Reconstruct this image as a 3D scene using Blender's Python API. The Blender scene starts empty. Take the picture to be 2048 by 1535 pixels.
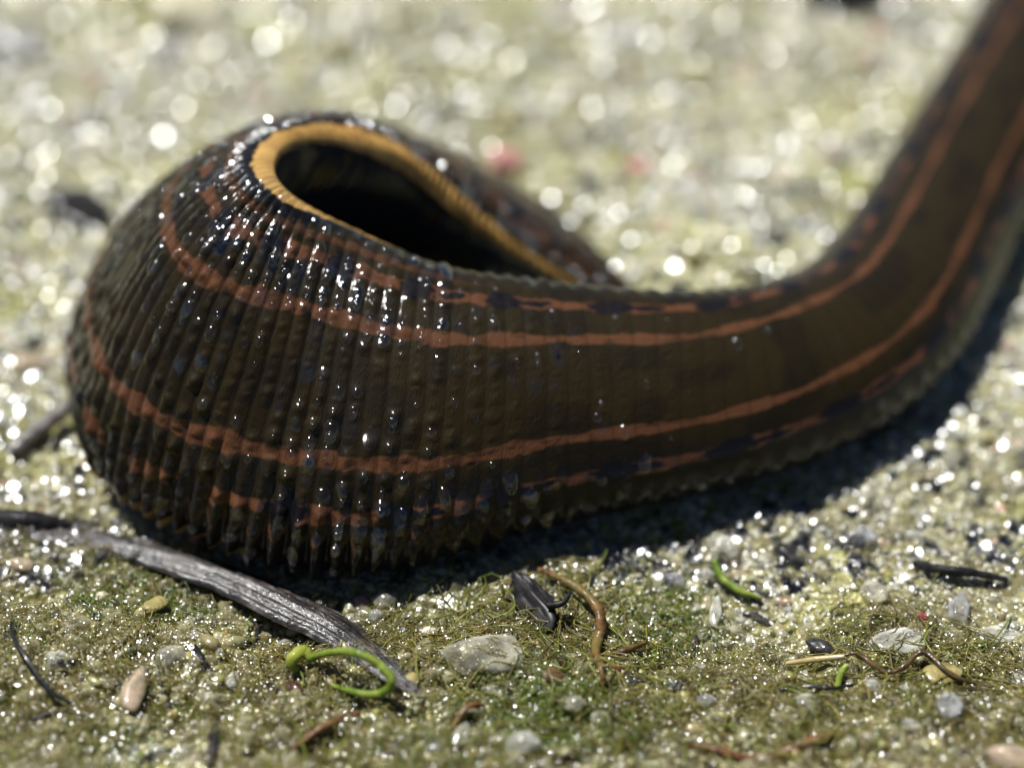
import bpy, math
import numpy as np

# ------------------------------------------------------------------ camera, sky, sun, exposure
S = 0.001                                   # everything below is written in millimetres
ELEV, DIST, LENS = math.radians(42), 95.0, 70.0
scene = bpy.context.scene
C = scene.collection
FW = np.array([0, math.cos(ELEV), -math.sin(ELEV)]); RT = np.array([1.0, 0, 0]); UP = np.cross(RT, FW)
CAM = -FW * DIST
cam_d = bpy.data.cameras.new('camera'); cam = bpy.data.objects.new('camera', cam_d); C.objects.link(cam)
cam.location = CAM * S
cam.rotation_euler = (math.pi / 2 - ELEV, 0, 0)
cam_d.lens = LENS; cam_d.sensor_width = 36
cam_d.clip_start = 0.002; cam_d.clip_end = 100
cam_d.dof.use_dof = True
cam_d.dof.focus_distance = 82.6 * S
cam_d.dof.aperture_fstop = 17.0
scene.camera = cam

TO_SUN = np.array([-0.30, 0.26, 0.92]); TO_SUN /= np.linalg.norm(TO_SUN)
world = bpy.data.worlds.new('World'); scene.world = world; world.use_nodes = True
wn = world.node_tree.nodes; wl = world.node_tree.links
sky = wn.new('ShaderNodeTexSky'); sky.sky_type = 'NISHITA'; sky.sun_disc = False
sky.sun_elevation = math.asin(TO_SUN[2]); sky.sun_rotation = math.atan2(TO_SUN[0], TO_SUN[1])
sky.air_density = 0.6; sky.dust_density = 0.4; sky.altitude = 1500
bg = wn['Background']; bg.inputs['Strength'].default_value = 0.05
wl.new(sky.outputs['Color'], bg.inputs['Color'])
sun_d = bpy.data.lights.new('sun', 'SUN'); sun_d.energy = 5.0; sun_d.angle = math.radians(0.55)
sun_d.color = (1.0, 0.985, 0.955)
sun = bpy.data.objects.new('sun', sun_d); C.objects.link(sun)
from mathutils import Vector, Matrix
sun.rotation_euler = Vector(TO_SUN).to_track_quat('Z', 'Y').to_euler()
sun.location = TO_SUN * 0.4
scene.view_settings.view_transform = 'Standard'; scene.view_settings.look = 'None'
scene.view_settings.exposure = 0.15; scene.view_settings.gamma = 1.0
scene.view_settings.use_curve_mapping = False
cy = scene.cycles
cy.use_denoising = True; cy.denoising_input_passes = 'RGB_ALBEDO_NORMAL'; cy.use_adaptive_sampling = False; cy.light_sampling_threshold = 0.0
cy.max_bounces = 7; cy.transparent_max_bounces = 6; cy.diffuse_bounces = 3; cy.glossy_bounces = 3; cy.transmission_bounces = 4; cy.caustics_refractive = False; cy.caustics_reflective = False

# ------------------------------------------------------------------ helpers
rng = np.random.default_rng(7)

def ray(x, y):
    t = 18.0 / LENS
    return FW + RT * ((x - 1024) / 1024 * t) - UP * ((y - 767.5) / 1024 * t)

def at(x, y, z=0.0):
    """photo pixel -> point (mm) at height z above the ground plane"""
    d = ray(x, y); return CAM + d * ((z - CAM[2]) / d[2])

def proj(p):
    q = p - CAM; d = q @ FW; t = 18.0 / LENS
    return np.stack([1024 + (q @ RT) / d / t * 1024, 767.5 - (q @ UP) / d / t * 1024, d], -1)

def hsh(*ks):
    h = np.zeros(np.broadcast(*ks).shape, dtype=np.uint64) + np.uint64(1469598103)
    for k in ks:
        h = (h ^ (np.asarray(k).astype(np.int64).astype(np.uint64) & np.uint64(0xffffffff))) * np.uint64(1099511628211)
        h ^= h >> np.uint64(29)
    h = h * np.uint64(0x9E3779B97F4A7C15); h ^= h >> np.uint64(32)
    return (h & np.uint64(0xffffff)).astype(np.float64) / float(0x1000000)

def vnoise(x, y, f=1.0, seed=0):
    """value noise 0..1"""
    x = np.asarray(x, float) * f; y = np.asarray(y, float) * f
    ix = np.floor(x); iy = np.floor(y); fx = x - ix; fy = y - iy
    fx = fx * fx * (3 - 2 * fx); fy = fy * fy * (3 - 2 * fy)
    g = lambda a, b: hsh(ix + a, iy + b, seed + 0 * ix)
    return (g(0, 0) * (1 - fx) + g(1, 0) * fx) * (1 - fy) + (g(0, 1) * (1 - fx) + g(1, 1) * fx) * fy

def sstep(a, b, x):
    t = np.clip((x - a) / (b - a), 0, 1); return t * t * (3 - 2 * t)

def mesh_from(name, V, F, smooth=True, colors=None):
    """V (n,3) in mm, F (m,3|4) int array"""
    me = bpy.data.meshes.new(name)
    V = np.asarray(V, np.float64) * S; F = np.asarray(F, np.int32); k = F.shape[1]
    me.vertices.add(len(V)); me.vertices.foreach_set('co', V.astype(np.float32).ravel())
    me.loops.add(F.size); me.loops.foreach_set('vertex_index', F.ravel())
    me.polygons.add(len(F)); me.polygons.foreach_set('loop_start', np.arange(0, F.size, k, dtype=np.int32))
    if smooth: me.polygons.foreach_set('use_smooth', np.ones(len(F), bool))
    me.update(calc_edges=True)
    if colors is not None:
        a = me.color_attributes.new('col', 'FLOAT_COLOR', 'POINT')
        c = np.ones((len(V), 4), np.float32); c[:, :3] = colors
        a.data.foreach_set('color', c.ravel())
    return me

def link(name, me, mat=None, parent=None, loc=None, rot=None, scale=None):
    o = bpy.data.objects.new(name, me); C.objects.link(o)
    if mat is not None and me is not None and not me.materials: me.materials.append(mat)
    if parent is not None: o.parent = parent
    if loc is not None: o.location = np.asarray(loc) * S
    if rot is not None: o.rotation_euler = rot
    if scale is not None: o.scale = scale
    return o

def tag(o, label, cat, group=None):
    o['label'] = label; o['category'] = cat
    if group: o['group'] = group
    return o

class Mat:
    """small wrapper for node materials"""
    def __init__(s, name):
        s.m = bpy.data.materials.new(name); s.m.use_nodes = True
        s.n = s.m.node_tree.nodes; s.l = s.m.node_tree.links; s.b = s.n['Principled BSDF']
    def new(s, t, **kw):
        nd = s.n.new(t)
        for k, v in kw.items():
            if hasattr(nd, k): setattr(nd, k, v)
            else: nd.inputs[k.replace('_', ' ')].default_value = v
        return nd
    def set(s, **kw):
        for k, v in kw.items(): s.b.inputs[k.replace('_', ' ')].default_value = v
        return s
    def coord(s):
        return s.new('ShaderNodeTexCoord').outputs['Object']
    def noise(s, scale, detail=3, rough=0.5, vec=None):
        nd = s.new('ShaderNodeTexNoise'); nd.inputs['Scale'].default_value = scale
        nd.inputs['Detail'].default_value = detail; nd.inputs['Roughness'].default_value = rough
        s.l.new(vec if vec is not None else s.coord(), nd.inputs['Vector']); return nd.outputs['Fac']
    def ramp(s, fac, stops):
        nd = s.new('ShaderNodeValToRGB'); cr = nd.color_ramp
        while len(cr.elements) < len(stops): cr.elements.new(0.5)
        for e, (p, c) in zip(cr.elements, stops):
            e.position = p; e.color = (*c, 1) if len(c) == 3 else c
        s.l.new(fac, nd.inputs['Fac']); return nd.outputs['Color']
    def mix(s, fac, a, b, mode='MIX'):
        nd = s.new('ShaderNodeMix'); nd.data_type = 'RGBA'; nd.blend_type = mode
        for sock, v in ((nd.inputs[0], fac), (nd.inputs[6], a), (nd.inputs[7], b)):
            if hasattr(v, 'node'): s.l.new(v, sock)
            else: sock.default_value = (*v, 1) if isinstance(v, tuple) and len(v) == 3 else v
        return nd.outputs[2]
    def math(s, op, a, b=0.0):
        nd = s.new('ShaderNodeMath'); nd.operation = op
        for sock, v in ((nd.inputs[0], a), (nd.inputs[1], b)):
            if hasattr(v, 'node'): s.l.new(v, sock)
            else: sock.default_value = v
        return nd.outputs[0]
    def color(s, sock): s.l.new(sock, s.b.inputs['Base Color']); return s
    def bump(s, h, strength, dist, coat=True):
        nd = s.new('ShaderNodeBump'); nd.inputs['Strength'].default_value = strength; nd.inputs['Distance'].default_value = dist * S
        s.l.new(h, nd.inputs['Height']); s.l.new(nd.outputs['Normal'], s.b.inputs['Normal']); 
        if coat: s.l.new(nd.outputs['Normal'], s.b.inputs['Coat Normal'])
        return s
    def attr(s, name, kind='GEOMETRY'):
        nd = s.new('ShaderNodeAttribute'); nd.attribute_name = name; nd.attribute_type = kind; return nd
# ------------------------------------------------------------------ the leech
# stations along the body: upper margin (x, y, height), lower margin (x, y, height), dorsal bulge, ventral bulge
STN = [
 ((2330, -560, 1.6), (2420, -520, 1.4), 0.8, 0.5),
 ((2200, -420, 2.0), (2460, -290, 1.5), 2.0, 1.0),
 ((2075, -190, 2.2), (2340, -50, 1.5), 2.4, 1.3),
 ((1950, 30, 2.4), (2205, 190, 1.5), 2.5, 1.3),
 ((1795, 285, 2.6), (2050, 445, 1.4), 2.5, 1.3),
 ((1650, 500, 3.6), (1925, 700, 1.4), 2.5, 1.3),
 ((1525, 570, 4.7), (1690, 890, 1.3), 2.6, 1.3),
 ((1370, 585, 6.0), (1390, 990, 1.2), 2.7, 1.4),
 ((1180, 572, 7.0), (1200, 1030, 1.1), 2.8, 1.4),
 ((1000, 552, 8.0), (985, 1085, 1.0), 2.9, 1.4),
 ((850, 520, 8.9), (775, 1140, 0.8), 3.0, 1.4),
 ((700, 455, 10.0), (560, 1130, 0.8), 3.1, 1.4),
 ((600, 400, 11.8), (380, 1060, 0.8), 3.1, 1.3),
 ((548, 345, 12.8), (240, 970, 0.8), 3.1, 1.2),
 ((562, 290, 12.6), (175, 830, 0.8), 3.1, 1.4),
 ((640, 268, 11.8), (205, 630, 0.8), 3.0, 2.0),
 ((750, 290, 10.3), (400, 450, 0.8), 2.9, 2.7),
 ((840, 340, 8.4), (690, 385, 0.8), 2.5, 2.7),
 ((955, 440, 6.0), (990, 430, 0.7), 2.0, 2.0),
 ((1080, 530, 4.0), (1160, 520, 0.7), 1.5, 1.2),
 ((1190, 590, 2.4), (1250, 600, 0.7), 1.0, 0.6),
 ((1260, 625, 1.5), (1290, 630, 0.9), 0.4, 0.3),
]

def spline(P, n):
    """natural cubic through the rows of P, n samples per span"""
    P = np.asarray(P, float); m = len(P)
    A = np.zeros((m, m)); B = np.zeros_like(P); A[0, 0] = A[-1, -1] = 1
    for i in range(1, m - 1):
        A[i, i - 1:i + 2] = (1, 4, 1); B[i] = 6 * (P[i + 1] - 2 * P[i] + P[i - 1])
    M = np.linalg.solve(A, B)
    t = np.linspace(0, m - 1, (m - 1) * n + 1); i = np.minimum(t.astype(int), m - 2); f = (t - i)[:, None]; g = 1 - f
    return g * P[i] + f * P[i + 1] + ((g ** 3 - g) * M[i] + (f ** 3 - f) * M[i + 1]) / 6

def build_leech():
    U = spline([at(*s[0]) for s in STN], 60); L = spline([at(*s[1]) for s in STN], 60)
    H = spline([[s[2], s[3]] for s in STN], 60); K = np.linspace(0, len(STN) - 1, len(U))
    # ring coordinate from the length of the mid line on the back
    Cn = (U + L) / 2
    def frame(U, L):
        Cn = (U + L) / 2; T = np.gradient(Cn, axis=0); w = U - L; W = np.linalg.norm(w, axis=1, keepdims=True); w = w / W
        n = np.cross(w, T); n /= np.linalg.norm(n, axis=1, keepdims=True)
        for _ in range(25):
            n[1:-1] = (n[:-2] + n[1:-1] * 2 + n[2:]) / 4
        n -= (n * w).sum(1, keepdims=True) * w; n /= np.linalg.norm(n, axis=1, keepdims=True)
        return Cn, w, W, n
    Cn, w, W, n = frame(U, L)
    mid = Cn + n * H[:, :1]
    # weight ring length so that rings are about as wide on the back as in the photograph
    seg = np.r_[0, np.linalg.norm(np.diff(mid, axis=0), axis=1)]
    ringlen = np.interp(K, [0, 6, 8, 9.5, 11, 13, 15, 17, 21], [1.2, 1.12, 1.02, 0.86, 0.74, 0.74, 0.8, 0.7, 0.55])
    rc = np.cumsum(seg / ringlen)
    NR = 10
    r = np.arange(0, rc[-1], 1.0 / NR)
    re = lambda a: np.stack([np.interp(r, rc, a[:, j]) for j in range(a.shape[1])], 1)
    U, L, H = re(U), re(L), re(H); k = np.interp(r, rc, K); rl = np.interp(r, rc, ringlen)
    Cn, w, W, n = frame(U, L)
    ND, NV = 400, 110
    ph = np.r_[np.linspace(0, np.pi, ND, endpoint=False), np.linspace(np.pi, 2 * np.pi, NV, endpoint=False)]
    cph, sph = np.cos(ph), np.sin(ph)
    a = W / 2
    h = np.where(sph >= 0, H[:, :1], H[:, 1:2])                        # (n, m)
    sup = np.sign(cph) * np.abs(cph) ** 0.94
    P = Cn[:, None] + (a * sup)[..., None] * w[:, None] + (h * sph)[..., None] * n[:, None]
    N = (h * cph)[..., None] * w[:, None] + (a * sph)[..., None] * n[:, None]
    N /= np.linalg.norm(N, axis=2, keepdims=True) + 1e-9
    # ---- ring relief
    R = r[:, None] + 0 * ph[None]; v = cph[None] + 0 * R; dors = (sph[None] >= -0.02) + 0 * R
    wob = (vnoise(R * 0.31, v * 4, 1.0, 3) - .5) * 0.18
    ring = np.floor(R + wob); q = R + wob - ring
    kk = k[:, None]
    contr = np.interp(kk, [0, 6, 7.5, 9, 10, 11, 16, 19, 21], [.04, .04, .06, .11, .27, .62, .95, .8, .3])
    lat = np.abs(v); edge = sstep(0.80, 0.99, lat)
    lowside = sstep(-0.42, -0.72, v) * np.interp(kk, [8, 9.5, 11, 15], [0.0, .7, 1, .4])
    sk = np.interp(kk, [9, 12], [0.5, 0.6])
    tri = np.where(q < sk, q / sk, (1 - q) / (1 - sk))
    prof = 1 - (1 - tri) ** 4.6
    teeth = tri ** 1.1
    rv = hsh(ring, 11 + 0 * ring)
    smooth_rim = 1 - .85 * sstep(.84, .95, v)
    disp = contr * smooth_rim * 0.135 * (prof - .75) * (0.75 + .5 * rv)
    disp += edge * (0.10 + contr * np.where(v > 0, np.interp(kk, [12, 15], [.05, .3]), .36)) * (teeth - .5) * dors * (0.7 + .6 * rv)
    disp += lowside * 0.24 * (teeth - .4) * (.6 + .8 * hsh(ring, 5 + 0 * ring))
    # each ring slightly bigger or smaller, so that steps show on the outline
    disp += contr * 0.12 * (rv - .5) * smooth_rim
    # papillae in a row on each ring
    arc = (np.cumsum(np.r_[0, np.hypot(np.diff(cph) * 6.5, np.diff(sph) * 3.0)]))[None] + 0 * R
    for sp, rad, hgt, prob, sd in ((0.42, 0.15, 0.055, .75, 21), (0.8, 0.24, 0.09, .45, 57)):
        cell = np.floor(arc / sp); f = arc / sp - cell
        j = hsh(ring, cell, sd + 0 * ring) * .5 + .25; on = hsh(ring, cell, sd + 1 + 0 * ring) < prob
        qj = .5 + (hsh(ring, cell, sd + 2 + 0 * ring) - .5) * .3
        d2 = ((f - j) * sp) ** 2 + ((q - qj) * rl[:, None]) ** 2
        am = hgt * (.4 + .9 * hsh(ring, cell, sd + 3 + 0 * ring)) * on * np.interp(kk, [5.5, 8, 9.5, 11, 15, 19], [0, .25, .6, 1, .7, .2])
        disp += am * np.exp(-d2 / rad ** 2) * dors
    # bigger warts low on the contracted flank
    sp, rad = 1.25, 0.26
    cell = np.floor(arc / sp + hsh(ring, 91 + 0 * ring)); f = arc / sp + hsh(ring, 91 + 0 * ring) - cell
    d2 = ((f - .5) * sp) ** 2 + ((q - .5) * rl[:, None]) ** 2
    wart = (sstep(0.1, -0.2, v) * sstep(-.95, -.8, v)) * np.interp(kk, [9, 10, 11.5, 15], [0, .7, 1, .5]) * (hsh(ring, cell, 93 + 0 * ring) < .55)
    disp += wart * 0.22 * np.exp(-d2 / rad ** 2) * dors
    # smooth folds where the body bends
    disp += (vnoise(R * .16, v * 1.3, 1, 9) - .5) * 0.3 * contr
    disp = disp * (1 - .8 * sstep(.86, .95, v) * np.interp(kk, [9, 10, 14, 15.5], [0, 1, 1, .1]))
    P = P + N * disp[..., None]
    # nothing sinks deep under the ground
    P[..., 2] = np.maximum(P[..., 2], 0.12 + .1 * vnoise(P[..., 0], P[..., 1], 2., 4))
    # ---- pigment
    nz = lambda fr, fv, sd: vnoise(R * fr, v * fv, 1.0, sd)
    jit = (nz(3.1, 26, 31) - .5) * .022 + (hsh(ring, 41 + 0 * ring) - .5) * .014 + (nz(.22, 2, 33) - .5) * .03
    vv = np.abs(v + jit)
    olive = np.array([.0205, .0132, .0024]); olive2 = np.array([.0130, .0084, .0018]); rust = np.array([.112, .0455, .0190]); rust2 = np.array([.104, .0420, .0175])
    black = np.array([.0042, .0038, .0055]); yel = np.array([.62, .37, .115]); vent = np.array([.0100, .0125, .0300])
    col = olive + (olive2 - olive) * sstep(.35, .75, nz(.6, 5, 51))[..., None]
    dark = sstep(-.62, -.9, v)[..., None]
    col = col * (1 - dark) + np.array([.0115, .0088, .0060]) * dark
    def lay(col, m, c): return col + (c - col) * np.clip(m, 0, 1)[..., None]
    seg5 = R / 5.0
    bead = .5 + .5 * np.cos(2 * np.pi * (seg5 + .13))
    wmed = .036 + .015 * bead + .004 * np.interp(kk, [9, 12], [0, 1]) + (nz(.9, 3, 61) - .5) * .022
    soft = .010
    fade = sstep(.82, .60, nz(1.1, 9, 62))
    col = lay(col, sstep(wmed + soft, wmed - soft, np.abs(vv - .385)) * (.55 + .45 * fade), rust)
    wmar = .038 + .014 * bead + (nz(1.3, 3, 63) - .5) * .026
    col = lay(col, sstep(wmar + soft, wmar - soft, np.abs(vv - .70)) * (.8 + .2 * fade), rust2 * np.where(v < 0, 1.25, 1.1)[..., None])
    # black spots on the outer stripes: one big, one small each five rings
    minor = np.interp(kk, [10, 11], [1, 0])
    for off, ln, wd, sd in ((0.0, 1.05, .076, 71), (0.36, .8, .030, 73)):
        ci = np.floor(seg5 + off + .5); dx = (seg5 + off - ci) * 5 + (hsh(ci, np.sign(v) + 2, sd + 0 * R) - .5) * .5
        rad = np.sqrt((dx / ln) ** 2 + ((vv - .70) / wd) ** 2)
        col = lay(col, sstep(1.15, .85, rad + (nz(4, 40, 77) - .5) * .45) * .97 * (1 if sd == 71 else minor), black)
    # small dark flecks in the inner stripe
    fl = sstep(.80, .88, nz(1.7, 22, 79)) * sstep(.11, .06, np.abs(vv - .385)) * np.interp(kk, [8, 11], [.3, .6])
    col = lay(col, fl, black)
    ang = np.degrees(np.arctan2(np.where(sph >= 0, sph, sph), cph))[None] + 0 * R     # 0 upper margin, 180 lower
    am = np.minimum(np.abs(ang), 180 - np.abs(ang)); am = np.where(sph[None] >= 0, am, -am)
    am = am + (nz(2.3, 30, 81) - .5) * 3 + (hsh(ring, 83 + 0 * ring) - .5) * 2
    thin = sstep(3.2, 1.6, np.abs(am - 33)) * .6 * (v > 0) * np.interp(kk, [9, 10.5], [0, 1])
    col = lay(col, thin, rust2)
    upm = v > 0
    yb = np.where(upm, np.interp(kk, [9, 10.2, 12, 13, 14.5, 19, 21], [-40, 10, 19, 19, 13, 11, 9]), np.interp(kk, [0, 9, 11.5, 12.5, 14.5, 16], [-40, -40, 6, 19, 19, 8]))
    bb = np.where(upm, yb + np.interp(kk, [8.5, 10.5], [6, 10]), yb + 2)
    col = lay(col, sstep(bb, bb - 2, am), black)
    col = lay(col, sstep(yb, yb - 2, am), yel * np.where(upm, 1, .8)[..., None] * (0.85 + .3 * nz(1, 1, 87)[..., None]))
    col = lay(col, sstep(np.interp(kk, [12, 14.5], [-12, -10]), np.interp(kk, [12, 14.5], [-12, -10]) - 3, am), vent)
    spot = sstep(.80, .86, nz(.45, 5, 89)) * (sph[None] < -.3) * (kk > 14)
    col = lay(col, spot, np.array([.05, .038, .010]))
    # pale brown chevrons low on the flank, one on each ring
    chev = np.abs((v + .84) * 22 + (tri - .5) * 2.2 + (hsh(ring, 95 + 0 * ring) - .5)); cm = sstep(.55, .25, chev) * np.interp(kk, [8.7, 9.6, 12.5, 13.5], [0, .8, .8, 0]) * (sph[None] > 0)
    col = lay(col, cm * sstep(.25, .5, nz(2.1, 20, 96)), np.array([.10, .048, .020]))
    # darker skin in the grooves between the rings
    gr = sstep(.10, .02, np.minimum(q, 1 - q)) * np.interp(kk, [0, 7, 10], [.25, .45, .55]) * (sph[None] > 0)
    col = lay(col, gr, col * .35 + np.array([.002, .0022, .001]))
    n1, n2 = R.shape
    i, jx = np.meshgrid(np.arange(n1 - 1), np.arange(n2), indexing='ij'); j2 = (jx + 1) % n2
    F = np.stack([i * n2 + jx, i * n2 + j2, (i + 1) * n2 + j2, (i + 1) * n2 + jx], -1).reshape(-1, 4)
    base = at(1000, 1090, 0)
    V = P.reshape(-1, 3)
    caps = []
    for row in (0, n1 - 1):
        c0 = len(V); V = np.vstack([V, P[row].mean(0)]); col = np.vstack([col.reshape(-1, 3), olive])
        jj = np.arange(n2); cc = np.full(n2, c0); a1, a2 = row * n2 + jj, row * n2 + (jj + 1) % n2
        caps.append(np.stack([cc, a2, a1, a1] if row == 0 else [cc, a1, a2, a2], 1))
    uvr = np.r_[R.ravel(), 0, 0], np.r_[arc.ravel(), 0, 0]
    # clear beads added for glints along the ring crests, densest where highlights should cluster
    g = np.random.default_rng(3); beads = []
    qq = np.abs(q - .5) < .12
    den = np.interp(kk, [5, 7.5, 9, 10, 11, 16, 18, 20], [0, .12, .4, .8, 1, 1, .5, 0]) * (.35 + 1.1 * sstep(.45, .8, vnoise(R * .35, v * 5, 1, 97)))
    den = den + 3.2 * np.exp(-((kk - 11.5) / 1.0) ** 2 - ((v - .52 - .09 * (kk - 11.5)) / .15) ** 2) + 1.2 * np.exp(-((kk - 10.4) / .8) ** 2 - ((v - .42) / .12) ** 2)
    den = den + 1.6 * np.exp(-((kk - 8.6) / .35) ** 2 - ((v - .22) / .06) ** 2)
    pr = 0.045 * den * qq * (sph[None] > .15) * np.abs(v < .97)
    ii, jj = np.nonzero(g.uniform(size=R.shape) < pr)
    Tn = np.gradient(P, axis=0)[ii, jj]; Tn /= np.linalg.norm(Tn, axis=1, keepdims=True)
    Nn = np.cross(np.gradient(P, axis=1)[ii, jj], Tn); Nn /= np.linalg.norm(Nn, axis=1, keepdims=True)
    Nn *= np.sign((Nn * N[ii, jj]).sum(1, keepdims=True))
    return V - base, F, col, base, uvr, (P[ii, jj] - base, Nn, Tn)

LV, LF, LC, LB, LUV, LBEAD = build_leech()
LPROJ = proj(LV + LB)
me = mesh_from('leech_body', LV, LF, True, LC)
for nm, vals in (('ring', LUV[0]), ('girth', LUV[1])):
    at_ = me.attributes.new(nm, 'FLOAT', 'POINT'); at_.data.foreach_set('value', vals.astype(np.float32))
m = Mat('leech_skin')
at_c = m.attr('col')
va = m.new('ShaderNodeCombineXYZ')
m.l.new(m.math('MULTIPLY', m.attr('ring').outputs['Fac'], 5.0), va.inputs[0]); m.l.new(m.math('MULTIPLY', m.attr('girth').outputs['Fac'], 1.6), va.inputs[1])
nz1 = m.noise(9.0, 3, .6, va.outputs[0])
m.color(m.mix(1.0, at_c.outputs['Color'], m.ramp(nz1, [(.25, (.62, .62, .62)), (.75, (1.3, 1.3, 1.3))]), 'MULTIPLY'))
m.set(Roughness=.6, Specular_IOR_Level=.1, Coat_Weight=.8, Coat_Roughness=.11, Coat_IOR=1.34)
vo = m.new('ShaderNodeTexVoronoi', feature='F1'); vo.inputs['Scale'].default_value = 2.2; m.l.new(va.outputs[0], vo.inputs['Vector'])
hgt = m.math('ADD', m.math('MULTIPLY', m.noise(2.6, 3, .6, va.outputs[0]), 1.0), m.math('MULTIPLY', vo.outputs['Distance'], -.35))
m.bump(hgt, .35, .12, coat=False)
MAT_LEECH = m.m
leech = link('leech', me, MAT_LEECH, loc=LB)
tag(leech, 'dark olive leech with rust stripes and yellow margin, coiled on wet sand', 'leech')

def bead_mesh(pos, nor, tan, seed=4):
    g = np.random.default_rng(seed); n = len(pos); nr, ns = 4, 10
    b = np.clip(np.exp(g.normal(np.log(.145), .42, n)), .06, .36); rise = np.where(g.uniform(size=n) < .55, g.uniform(.10, .30, n), g.uniform(.55, .95, n))
    b = np.where(rise > .5, b * 1.05, b * 1.25)
    bit = np.cross(nor, tan); st = g.uniform(1.0, 1.9, n)
    rr = np.r_[0, np.repeat(np.arange(1, nr + 1) / nr, ns)]; aa = np.r_[0, np.tile(np.arange(ns) * 2 * np.pi / ns, nr)]
    prof = np.sqrt(np.maximum(0, 1 - rr[None] ** 2 * .98)) * (rise[:, None] > .5) + (1 - rr[None] ** 2) * (rise[:, None] <= .5)
    V = pos[:, None] + (b[:, None] * (rr * np.cos(aa)))[..., None] * tan[:, None] + ((b * st)[:, None] * (rr * np.sin(aa)))[..., None] * bit[:, None] + ((b * rise)[:, None] * prof - .012)[..., None] * nor[:, None]
    T = [(0, 1 + j, 1 + (j + 1) % ns) for j in range(ns)]
    for i in range(nr - 1):
        for j in range(ns):
            a, c = 1 + i * ns + j, 1 + i * ns + (j + 1) % ns; T += [(a, a + ns, c + ns), (a, c + ns, c)]
    T = np.array(T); F = (T[None] + (np.arange(n) * len(rr))[:, None, None]).reshape(-1, 3)
    return V.reshape(-1, 3), F
def jelly_material(name, ior, rough, veil, attr=None, tint=(.8, .77, .62), edge=.5):
    """glassy grain: lets the ground show through, milky towards its rim, bright glints"""
    m = Mat(name); out = m.n['Material Output']; m.set(Roughness=.4, Specular_IOR_Level=0.0)
    if attr: m.color(m.attr('gcol', attr).outputs['Color'])
    else: m.color(m.ramp(m.noise(2200, 4, .6), [(.35, tuple(c * .8 for c in tint)), (.65, tint)]))
    tr = m.new('ShaderNodeBsdfTransparent'); gl = m.new('ShaderNodeBsdfGlossy'); gl.inputs['Roughness'].default_value = rough
    tr.inputs['Color'].default_value = (.97, .96, .90, 1)
    lw_ = m.new('ShaderNodeLayerWeight'); lw_.inputs['Blend'].default_value = .35
    cloud = m.ramp(m.noise(1500, 4, .6), [(.35, (.5, .5, .5)), (.65, (1.5, 1.5, 1.5))])
    vf = m.math('MULTIPLY', m.math('ADD', m.math('MULTIPLY', lw_.outputs['Facing'], edge), veil), cloud)
    fr = m.new('ShaderNodeFresnel'); fr.inputs['IOR'].default_value = ior; ge = m.new('ShaderNodeNewGeometry')
    a, b = m.new('ShaderNodeMixShader'), m.new('ShaderNodeMixShader')
    m.l.new(vf, a.inputs[0]); m.l.new(tr.outputs[0], a.inputs[1]); m.l.new(m.b.outputs[0], a.inputs[2])
    m.l.new(m.math('MULTIPLY', fr.outputs[0], m.math('SUBTRACT', 1.0, ge.outputs['Backfacing'])), b.inputs[0]); m.l.new(a.outputs[0], b.inputs[1]); m.l.new(gl.outputs[0], b.inputs[2])
    m.l.new(b.outputs[0], out.inputs['Surface']); return m.m
def film_material(name, ior, rough):
    """a clear wet film: mirror-like where it faces the light, otherwise what lies under it"""
    m = Mat(name); m.n.remove(m.b); out = m.n['Material Output']
    tr = m.new('ShaderNodeBsdfTransparent'); gl = m.new('ShaderNodeBsdfGlossy'); gl.inputs['Roughness'].default_value = rough
    fr = m.new('ShaderNodeFresnel'); fr.inputs['IOR'].default_value = ior; mx = m.new('ShaderNodeMixShader')
    ge = m.new('ShaderNodeNewGeometry'); fac = m.math('MULTIPLY', fr.outputs[0], m.math('SUBTRACT', 1.0, ge.outputs['Backfacing']))
    m.l.new(fac, mx.inputs[0]); m.l.new(tr.outputs[0], mx.inputs[1]); m.l.new(gl.outputs[0], mx.inputs[2]); m.l.new(mx.outputs[0], out.inputs['Surface'])
    return m.m
bv, bf = bead_mesh(*LBEAD)
slime = link('glint_beads', mesh_from('glint_beads', bv, bf), film_material('slime', 1.75, .10), leech); slime['kind'] = 'stuff'  # added beads that only catch glints on the skin
# ------------------------------------------------------------------ the ground
def H(x, y):
    x = np.asarray(x, float); y = np.asarray(y, float)
    z = (1.5 + 1.4 * sstep(0, 12, y)) * (vnoise(x, y, .10, 101) - .5) + (.8 + .5 * sstep(0, 12, y)) * (vnoise(x, y, .30, 102) - .5) + .4 * (vnoise(x, y, .9, 103) - .5) + .14 * (vnoise(x, y, 2.6, 104) - .5)
    mat_ = sstep(-15.5, -19.0, y + 1.6 * (vnoise(x, 0 * y, .22, 105) - .5) + .10 * x)      # the algae mat rises in front
    z = z * .8 - .25 + .9 * mat_ + (.25 + .45 * mat_) * sstep(-8, -13, y) * (vnoise(x, y, 1.3, 106) - .4) + .22 * sstep(-8, -13, y) * (vnoise(x, y, 2.4, 108) - .5)
    far = np.hypot(x, y); return z + 25 * sstep(150, 3000, far) * (vnoise(x, y, .004, 107) - .5)

def on_ground(px, py, off=0.0):
    z = 0.0
    for _ in range(5):
        p = at(px, py, z); z = float(H(p[0], p[1])) + off
    p[2] = z; return p

def px_mm(px, py): return proj(at(px, py, 0)[None])[0, 2] * 18 / LENS / 1024      # mm per photo pixel there

def zone(x, y):
    """1 on the olive algae mat in front, 0 on the clean pale sand behind"""
    e = -13.6 - .10 * x + 3.5 * (vnoise(x, y, .18, 111) - .5) + 2.0 * (vnoise(x, y, .6, 112) - .5)
    e = e + 2.8 * sstep(-2, -12, x)
    return sstep(1.2, -1.2, y - e)

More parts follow.
